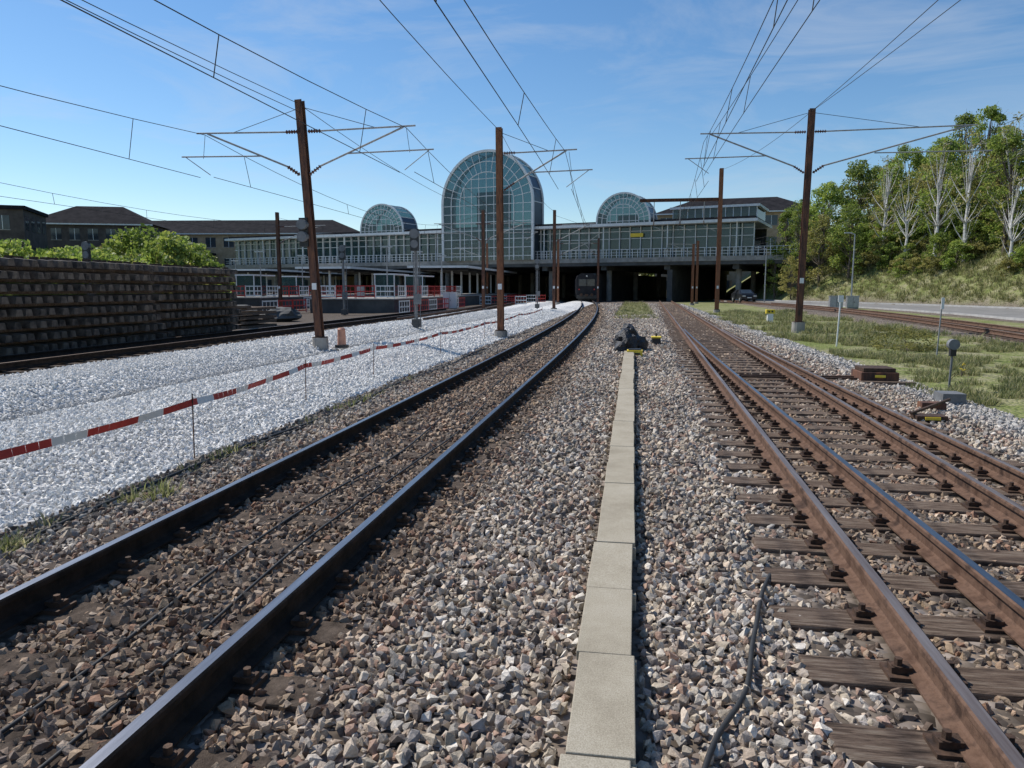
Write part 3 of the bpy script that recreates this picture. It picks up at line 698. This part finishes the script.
def lamp(x,y,h,zb=.2,m_='galv',a=-1.2):
    mb=MB(); mb.tube((x,y,zb),(x,y,zb+h),.08,m_,8,r1=.05); mb.tube((x,y,zb+h),(x+a,y,zb+h+.15),.04,m_,8); mb.box((x+a*1.15,y,zb+h+.14),(.6,.22,.1),m_); mb.obj('street_lamp')
lamp(14.6,88,6.0,a=-.8); lamp(19.0,70,6.3,m_='galv',a=-.5)

# ------------------------------------------------------------------ train
mb=MB()
def tx(y): return float(XL(y))
for (a_,b_) in ((99,117),(117.6,136)):
    xa,xb=tx(a_),tx(b_)
    sec=[(-1.4,.9),(-1.45,1.4),(-1.45,3.0),(-1.25,3.5),(-.7,3.75),(.7,3.75),(1.25,3.5),(1.45,3.0),(1.45,1.4),(1.4,.9)]
    vs=[(xa+p_*.97,a_,q) for p_,q in sec]+[(xb+p_,b_,q) for p_,q in sec]; n=len(sec)
    mb.add(vs,[tuple(range(n-1,-1,-1)),tuple(range(n,2*n))]+[(i,(i+1)%n,n+(i+1)%n,n+i) for i in range(n)],'train')
    mb.b2(xa-1.2,xa+1.2,a_+1,a_+4,.25,.88,'black')
    mb.b2(xa-1.35,xa+1.35,a_-.005,a_+.3,.45,.895,'black')
xa=tx(99)
mb.b2(xa-1.05,xa-.05,98.96,98.99,2.1,3.0,'window'); mb.b2(xa+.05,xa+1.05,98.96,98.99,2.1,3.0,'window')
for s_ in(-1,1): mb.tube((xa+s_*1.0,98.9,1.65),(xa+s_*1.0,98.99,1.65),.09,'lamp_red',10); mb.tube((xa+s_*.7,98.9,.95),(xa+s_*.7,98.6,.95),.2,'iron',10)
mb.tube((xa,98.9,3.4),(xa,98.99,3.4),.1,'glasslens',10); mb.b2(xa-.2,xa+.2,98.4,98.95,.75,1.05,'iron')
mb.obj('diesel_train')

# ------------------------------------------------------------------ car
def car(x,y,z,rz,name='parked_car'):
    mb=MB(); mb.T=Matrix.Translation((x,y,z))@Matrix.Rotation(rz,4,'Z')
    lo=[(-2.2,.35),(-2.25,.7),(-2.1,.95),(-1.2,1.0),(-.5,1.42),(.9,1.46),(1.7,1.05),(2.15,.95),(2.2,.4)]
    n=len(lo); W=lambda q:.86 if q<1.1 else .66
    vs=[(-W(b_),a_,b_) for a_,b_ in lo]+[(W(b_),a_,b_) for a_,b_ in lo]
    mb.add(vs,[tuple(range(n)),tuple(range(2*n-1,n-1,-1))]+[(i,n+i,n+(i+1)%n,(i+1)%n) for i in range(n)],'carpaint')
    mb.add([(-.62,-1.2,1.035),(.62,-1.2,1.035),(.58,-.55,1.43),(-.58,-.55,1.43)],[(0,1,2,3)],'window')
    for s_ in(-1,1):
        for q in(-1.4,1.35):
            mb.tube((s_*.68,q,.32),(s_*.88,q,.32),.32,'black',16); mb.tube((s_*.87,q,.32),(s_*.9,q,.32),.18,'galv',12)
        mb.box((s_*.62,-2.24,.72),(.34,.04,.14),'glasslens')
    mb.box((0,-2.25,.55),(.5,.03,.11),'white')
    mb.obj(name,bevel=.03)
car(12.6,90.,.2,.15)

# ------------------------------------------------------------------ road
ysr=np.array([-10,0,10,20,31,42,52,63,70,75,80,85,90,95,100,106]); le=np.interp(ysr,[-10,20,42,58,70,85,95,106],[16.9,17.9,20,20.6,18.4,13.6,11.2,11.0]); re=foot(ysr)-.8
mb=MB()
for i in range(len(ysr)-1):
    y0_,y1_=ysr[i],ysr[i+1]
    mb.add([(le[i],y0_,.20),(re[i],y0_,.22),(re[i+1],y1_,.22),(le[i+1],y1_,.20)],[(0,1,2,3)],'asphalt')
    mb.beam((re[i]+.1,y0_,.24),(re[i+1]+.1,y1_,.24),.2,.24,'kerb'); mb.beam((le[i]-.1,y0_,.2),(le[i+1]-.1,y1_,.2),.15,.16,'kerb')
mb.obj('service_road')
# ------------------------------------------------------------------ buildings
def building(name,c,size,rz,wall,hip,eave,nf,step,roof='roofdark'):
    mb=MB(); mb.T=Matrix.Translation(c)@Matrix.Rotation(rz,4,'Z'); w,d,h=size
    mb.b2(-w/2,w/2,-d/2,d/2,-2,h,wall)
    for k in range(nf):
        z0=h*(k+.35)/nf; z1=h*(k+.8)/nf; xx=-w/2+step*.5
        while xx<w/2-.5:
            mb.b2(xx-step*.28,xx+step*.28,-d/2-.03,-d/2-.002,z0,z1,'window'); mb.b2(xx-step*.3,xx+step*.3,-d/2-.09,-d/2-.032,z0-.12,z0,'conc'); mb.b2(xx-.04,xx+.04,-d/2-.06,-d/2-.032,z0,z1,'whitesteel'); xx+=step
        yy=-d/2+step*.5
        while yy<d/2-.5: mb.b2(w/2+.002,w/2+.03,yy-step*.28,yy+step*.28,z0,z1,'window'); yy+=step
    o_=.6; r=min(d,w)/2
    if hip>0:
        v=[(-w/2-o_,-d/2-o_,h),(w/2+o_,-d/2-o_,h),(w/2+o_,d/2+o_,h),(-w/2-o_,d/2+o_,h),(-w/2+r,0,h+hip),(w/2-r,0,h+hip)]
        mb.add(v,[(0,1,5,4),(1,2,5),(2,3,4,5),(3,0,4),(3,2,1,0)],roof)
        mb.b2(-w/2-o_-.05,w/2+o_+.05,-d/2-o_-.08,-d/2-o_+.02,h-.25,h-.02,'whitesteel')
    else: mb.b2(-w/2-.3,w/2+.3,-d/2-.3,d/2+.3,h+.001,h+.5,'roofdark')
    mb.obj(name)
building('brick_office_building',(-91,158,0),(62,14,13.6),0.12,'brick',3.4,0,3,4)
building('brick_office_building',(-98,126,0),(20,12,13.2),.35,'darkclad',3.6,0,3,3)
building('dark_office_building',(-92,92,0),(16,12,12.4),.5,'darkclad',0,0,3,3)
building('yellow_office_building',(20,160,0),(30,14,16.6),-.15,'brick',3.4,0,4,4)
building('long_station_wing',(-112,142,0),(46,12,8.8),.2,'conc',0,0,2,3)

# ------------------------------------------------------------------ vegetation
def leafy(centers,rads,nper,size,rr):
    P=[];
    for c,r in zip(centers,rads):
        q=rr.normal(0,1,(nper,3)); q/=np.linalg.norm(q,axis=1)[:,None]; q*=(rr.uniform(.25,1,(nper,1))**.5)
        P.append(np.array(c)+q*r)
    P=np.concatenate(P); n=len(P)
    a=rr.normal(0,1,(n,3)); a/=np.linalg.norm(a,axis=1)[:,None]; b_=np.cross(a,rr.normal(0,1,(n,3))); b_/=np.linalg.norm(b_,axis=1)[:,None]
    s=size*rr.uniform(.5,1.3,(n,1))
    return np.stack([P-a*s*.5,P+b_*s*.32,P+a*s*.5,P-b_*s*.32],1).reshape(-1,3),n
def tree_mesh(name,seed,h,cr,ncl,nper,leaf,lsz,bark,crown0=.3):
    rr=np.random.default_rng(seed); mb=MB(); R_=random.Random(seed)
    pts=[Vector((0,0,-.5))]
    for i in range(1,7): pts.append(Vector((R_.uniform(-.12,.12)*i*.6,R_.uniform(-.12,.12)*i*.6,h*.85*i/6)))
    r0=h*.016
    for i in range(6): mb.tube(pts[i],pts[i+1],r0*(1-i/6.5)*1.2,bark,7,r1=r0*(1-(i+1)/6.5)*1.2,cap=False)
    cs=[];rs=[]
    for k in range(ncl):
        t=R_.uniform(crown0,1.0); z=h*t*.95; u=(t-crown0)/(1-crown0)
        env=cr*(math.sin(math.pi*min(1,u*.85+.15)))**.6
        a=R_.uniform(0,6.28); rr_=env*math.sqrt(R_.uniform(.1,1)); e=Vector((rr_*math.cos(a),rr_*math.sin(a),z))
        b0=pts[min(6,max(1,int(t*6*.8)))]; 
        if k%2==0:
            mid=b0.lerp(e,.55)+Vector((0,0,-.2)); mb.tube(b0,mid,r0*.35,bark,5,r1=r0*.2,cap=False); mb.tube(mid,e,r0*.2,bark,5,r1=r0*.06,cap=False)
            for q in range(3):
                e2=e+Vector((R_.uniform(-1,1),R_.uniform(-1,1),R_.uniform(-.2,1)))*cr*.3; mb.tube(e,e2,r0*.07,bark,4,r1=r0*.03,cap=False)
        cs.append(e); rs.append(np.array([1,1,.7])*cr*R_.uniform(.16,.34))
    q,n=leafy(cs,rs,nper,lsz,rr)
    nb=len(mb.v); vs=np.concatenate([np.array(mb.v),q]); fs=mb.f+[[nb+4*i,nb+4*i+1,nb+4*i+2,nb+4*i+3] for i in range(n)]
    me=bpy.data.meshes.new(name); me.from_pydata(vs.tolist(),[],fs); me.materials.append(M[bark]); me.materials.append(M[leaf])
    me.polygons.foreach_set('material_index',[0]*len(mb.f)+[1]*n)
    lc=np.zeros(len(vs),np.float32); cl=np.repeat(rr.uniform(-.25,.25,len(cs)),nper); lc[nb:]=np.repeat(np.clip(rr.uniform(.1,.9,n)+cl,0,1),4)
    a=me.attributes.new('lc','FLOAT','POINT'); a.data.foreach_set('value',lc)
    return me
tm=[tree_mesh('tree',1,12,3.1,64,80,'leaf',.31,'bark',.12),tree_mesh('tree',2,14,2.9,64,75,'leaf',.29,'bark',.15),tree_mesh('tree',3,11,3.3,64,70,'leaf2',.28,'bark',.12),tree_mesh('tree',4,13,2.8,50,50,'leaf',.28,'birch',.2)]
bmh=[tree_mesh('birch_tree',11,13,2.4,44,12,'leaf2',.22,'birch',.3),tree_mesh('birch_tree',12,11,2.6,50,9,'leaf2',.22,'birch',.25)]
sh=[tree_mesh('shrub',21,3.0,2.0,26,110,'leaf',.22,'bark',.04),tree_mesh('shrub',22,2.4,1.8,24,110,'leaf2',.22,'bark',.04),tree_mesh('shrub',23,3.4,1.8,26,100,'leaf',.22,'bark',.05)]
tr=random.Random(5)
def plant(me,x,y,s,name):
    o=bpy.data.objects.new(name,me); COL.objects.link(o); o.location=(x,y,float(H(x,y))-.15); o.rotation_euler=(0,0,tr.uniform(0,6.28)); o.scale=(s*tr.uniform(.9,1.1),s*tr.uniform(.9,1.1),s*tr.uniform(.9,1.1))
for y_ in range(36,126,5):
    for k in range(5):
        x_=float(foot(y_))+7.5+k*5+tr.uniform(-2.,2.); yy=y_+tr.uniform(-2.5,2.5)
        sc_=tr.uniform(.75,1.2)*(1.0 if y_<92 else .85)
        if k==0: sc_*=.68
        if k==0 and y_%2: continue
        plant(tr.choice(tm),x_,yy,sc_,'tree')
for (x_,y_) in ((33.5,62),(34.5,66),(32.5,72),(34.,76),(30,82),(33,59),(31.5,79),(28.5,86),(32.5,56),(27.5,90),(36,68)): plant(tr.choice(bmh),x_,y_,tr.uniform(.8,1.0),'birch_tree')
for (x_,y_,s) in ((18.8,95,.5),(20,97,.7),(21.5,93,.75),(22.5,96,.85),(19,100,.7),(24,90,.8),(21,102,.8),(17.6,99,.5)): plant(tr.choice(tm),x_,y_,s,'tree')
pp=[]
while len(pp)<400:
    y_=tr.uniform(30,112); u=tr.uniform(.03,1)**.7; x_=float(foot(y_))+1.2+u*16
    if mnoise.noise(Vector((x_*.12,y_*.09,0)))<-.12 and y_<80 and u<.55: continue
    pp.append((x_,y_,tr.uniform(.35,1.0)))
for k in range(60):
    y_=tr.uniform(42,58); pp.append((-y_*tr.uniform(.62,.97),y_,tr.uniform(1.0,1.5)))
for k in range(60): pp.append((tr.uniform(-140,60),tr.uniform(175,215),tr.uniform(2.,3.4)))
for k in range(26): y_=tr.uniform(95,110); pp.append((-y_*tr.uniform(.62,1.0),y_,tr.uniform(2.,3.0)))
p=np.array(pp); n=len(p)
def shm():
    return [bpy.data.objects.new('shrub',m_) for m_ in sh]
scatter('shrubs',np.column_stack([p[:,0],p[:,1],H(p[:,0],p[:,1])-.2]),np.column_stack([np.zeros((n,2)),rng.uniform(0,6.28,n)]),np.repeat(p[:,2:3],3,1)*rng.uniform(.85,1.2,(n,3)),rng.integers(0,3,n),np.ones((n,4)),shm)
me=tree_mesh('dry_bush',31,1.0,1.1,24,90,'leaf2',.07,'bark',.05); o=bpy.data.objects.new('dry_bush',me); COL.objects.link(o); o.location=(8.1,23.6,-.05); o.scale=(1,.8,.75)
o=bpy.data.objects.new('dry_bush',me); COL.objects.link(o); o.location=(9.3,30,-.05); o.scale=(.6,.6,.5)
def dandelion(x,y):
    mb=MB()
    for i in range(5):
        a=random.uniform(0,6.28); r=random.uniform(.03,.12); h=random.uniform(.06,.13); px,py=x+r*math.cos(a),y+r*math.sin(a)
        mb.tube((x,y,-.05),(px,py,h),.004,'bark',4); mb.tube((px,py,h),(px,py,h+.012),.02,'yellow',8)
    mb.obj('dandelion_plant')
dandelion(7.0,17.2); dandelion(7.5,18.5)

# ------------------------------------------------------------------ light, sky, camera
sd=Vector((-.80,.36,0)).normalized(); el=rad(48)
sv_=Vector((sd.x*math.cos(el),sd.y*math.cos(el),math.sin(el)))
sl=bpy.data.lights.new('sun','SUN'); sl.energy=5.0; sl.angle=rad(.5); sl.color=(1,.95,.88)
so=bpy.data.objects.new('sun',sl); COL.objects.link(so); so.rotation_euler=sv_.to_track_quat('Z','Y').to_euler(); so.location=(-30,20,40)
w=bpy.data.worlds.new('World'); scn.world=w; w.use_nodes=True; nt=w.node_tree; L=nt.links.new
bg=nt.nodes['Background']; sk=N(nt,'ShaderNodeTexSky'); sk.sky_type='NISHITA'; sk.sun_disc=False; sk.sun_elevation=el; sk.sun_rotation=math.atan2(sd.x,sd.y)%(2*math.pi)
sk.air_density=1.0; sk.dust_density=.15; sk.ozone_density=2.8
hs=N(nt,'ShaderNodeHueSaturation'); hs.inputs['Saturation'].default_value=1.2; hs.inputs['Value'].default_value=1.0; L(sk.outputs[0],hs.inputs['Color'])
tc=N(nt,'ShaderNodeTexCoord'); mp=N(nt,'ShaderNodeMapping'); mp.inputs['Scale'].default_value=(1.0,1.0,4.0); mp.inputs['Rotation'].default_value=(.35,.45,.5)
L(tc.outputs['Generated'],mp.inputs[0])
nz=N(nt,'ShaderNodeTexNoise',ins={'Scale':2.8,'Detail':10,'Roughness':.62,'Distortion':1.0}); L(mp.outputs[0],nz.inputs['Vector'])
rp=ramp(nt,[(.50,(0,0,0)),(.85,(.5,.5,.5))]); L(nz.outputs[0],rp.inputs[0])
mx=N(nt,'ShaderNodeMix',data_type='RGBA'); L(rp.outputs[0],mx.inputs[0]); L(hs.outputs[0],mx.inputs[6]); mx.inputs[7].default_value=(4.8,5.3,6.0,1)
L(mx.outputs[2],bg.inputs[0]); bg.inputs[1].default_value=.125
cam=bpy.data.cameras.new('camera'); cam.lens=26.02; cam.sensor_width=36; cam.clip_end=8000; cam.clip_start=.05
co_=bpy.data.objects.new('camera',cam); COL.objects.link(co_); co_.location=(0,0,1.85); co_.rotation_euler=(rad(90-7.4),0,rad(9.3)); scn.camera=co_
scn.view_settings.view_transform='Standard'; scn.view_settings.look='None'; scn.view_settings.exposure=0
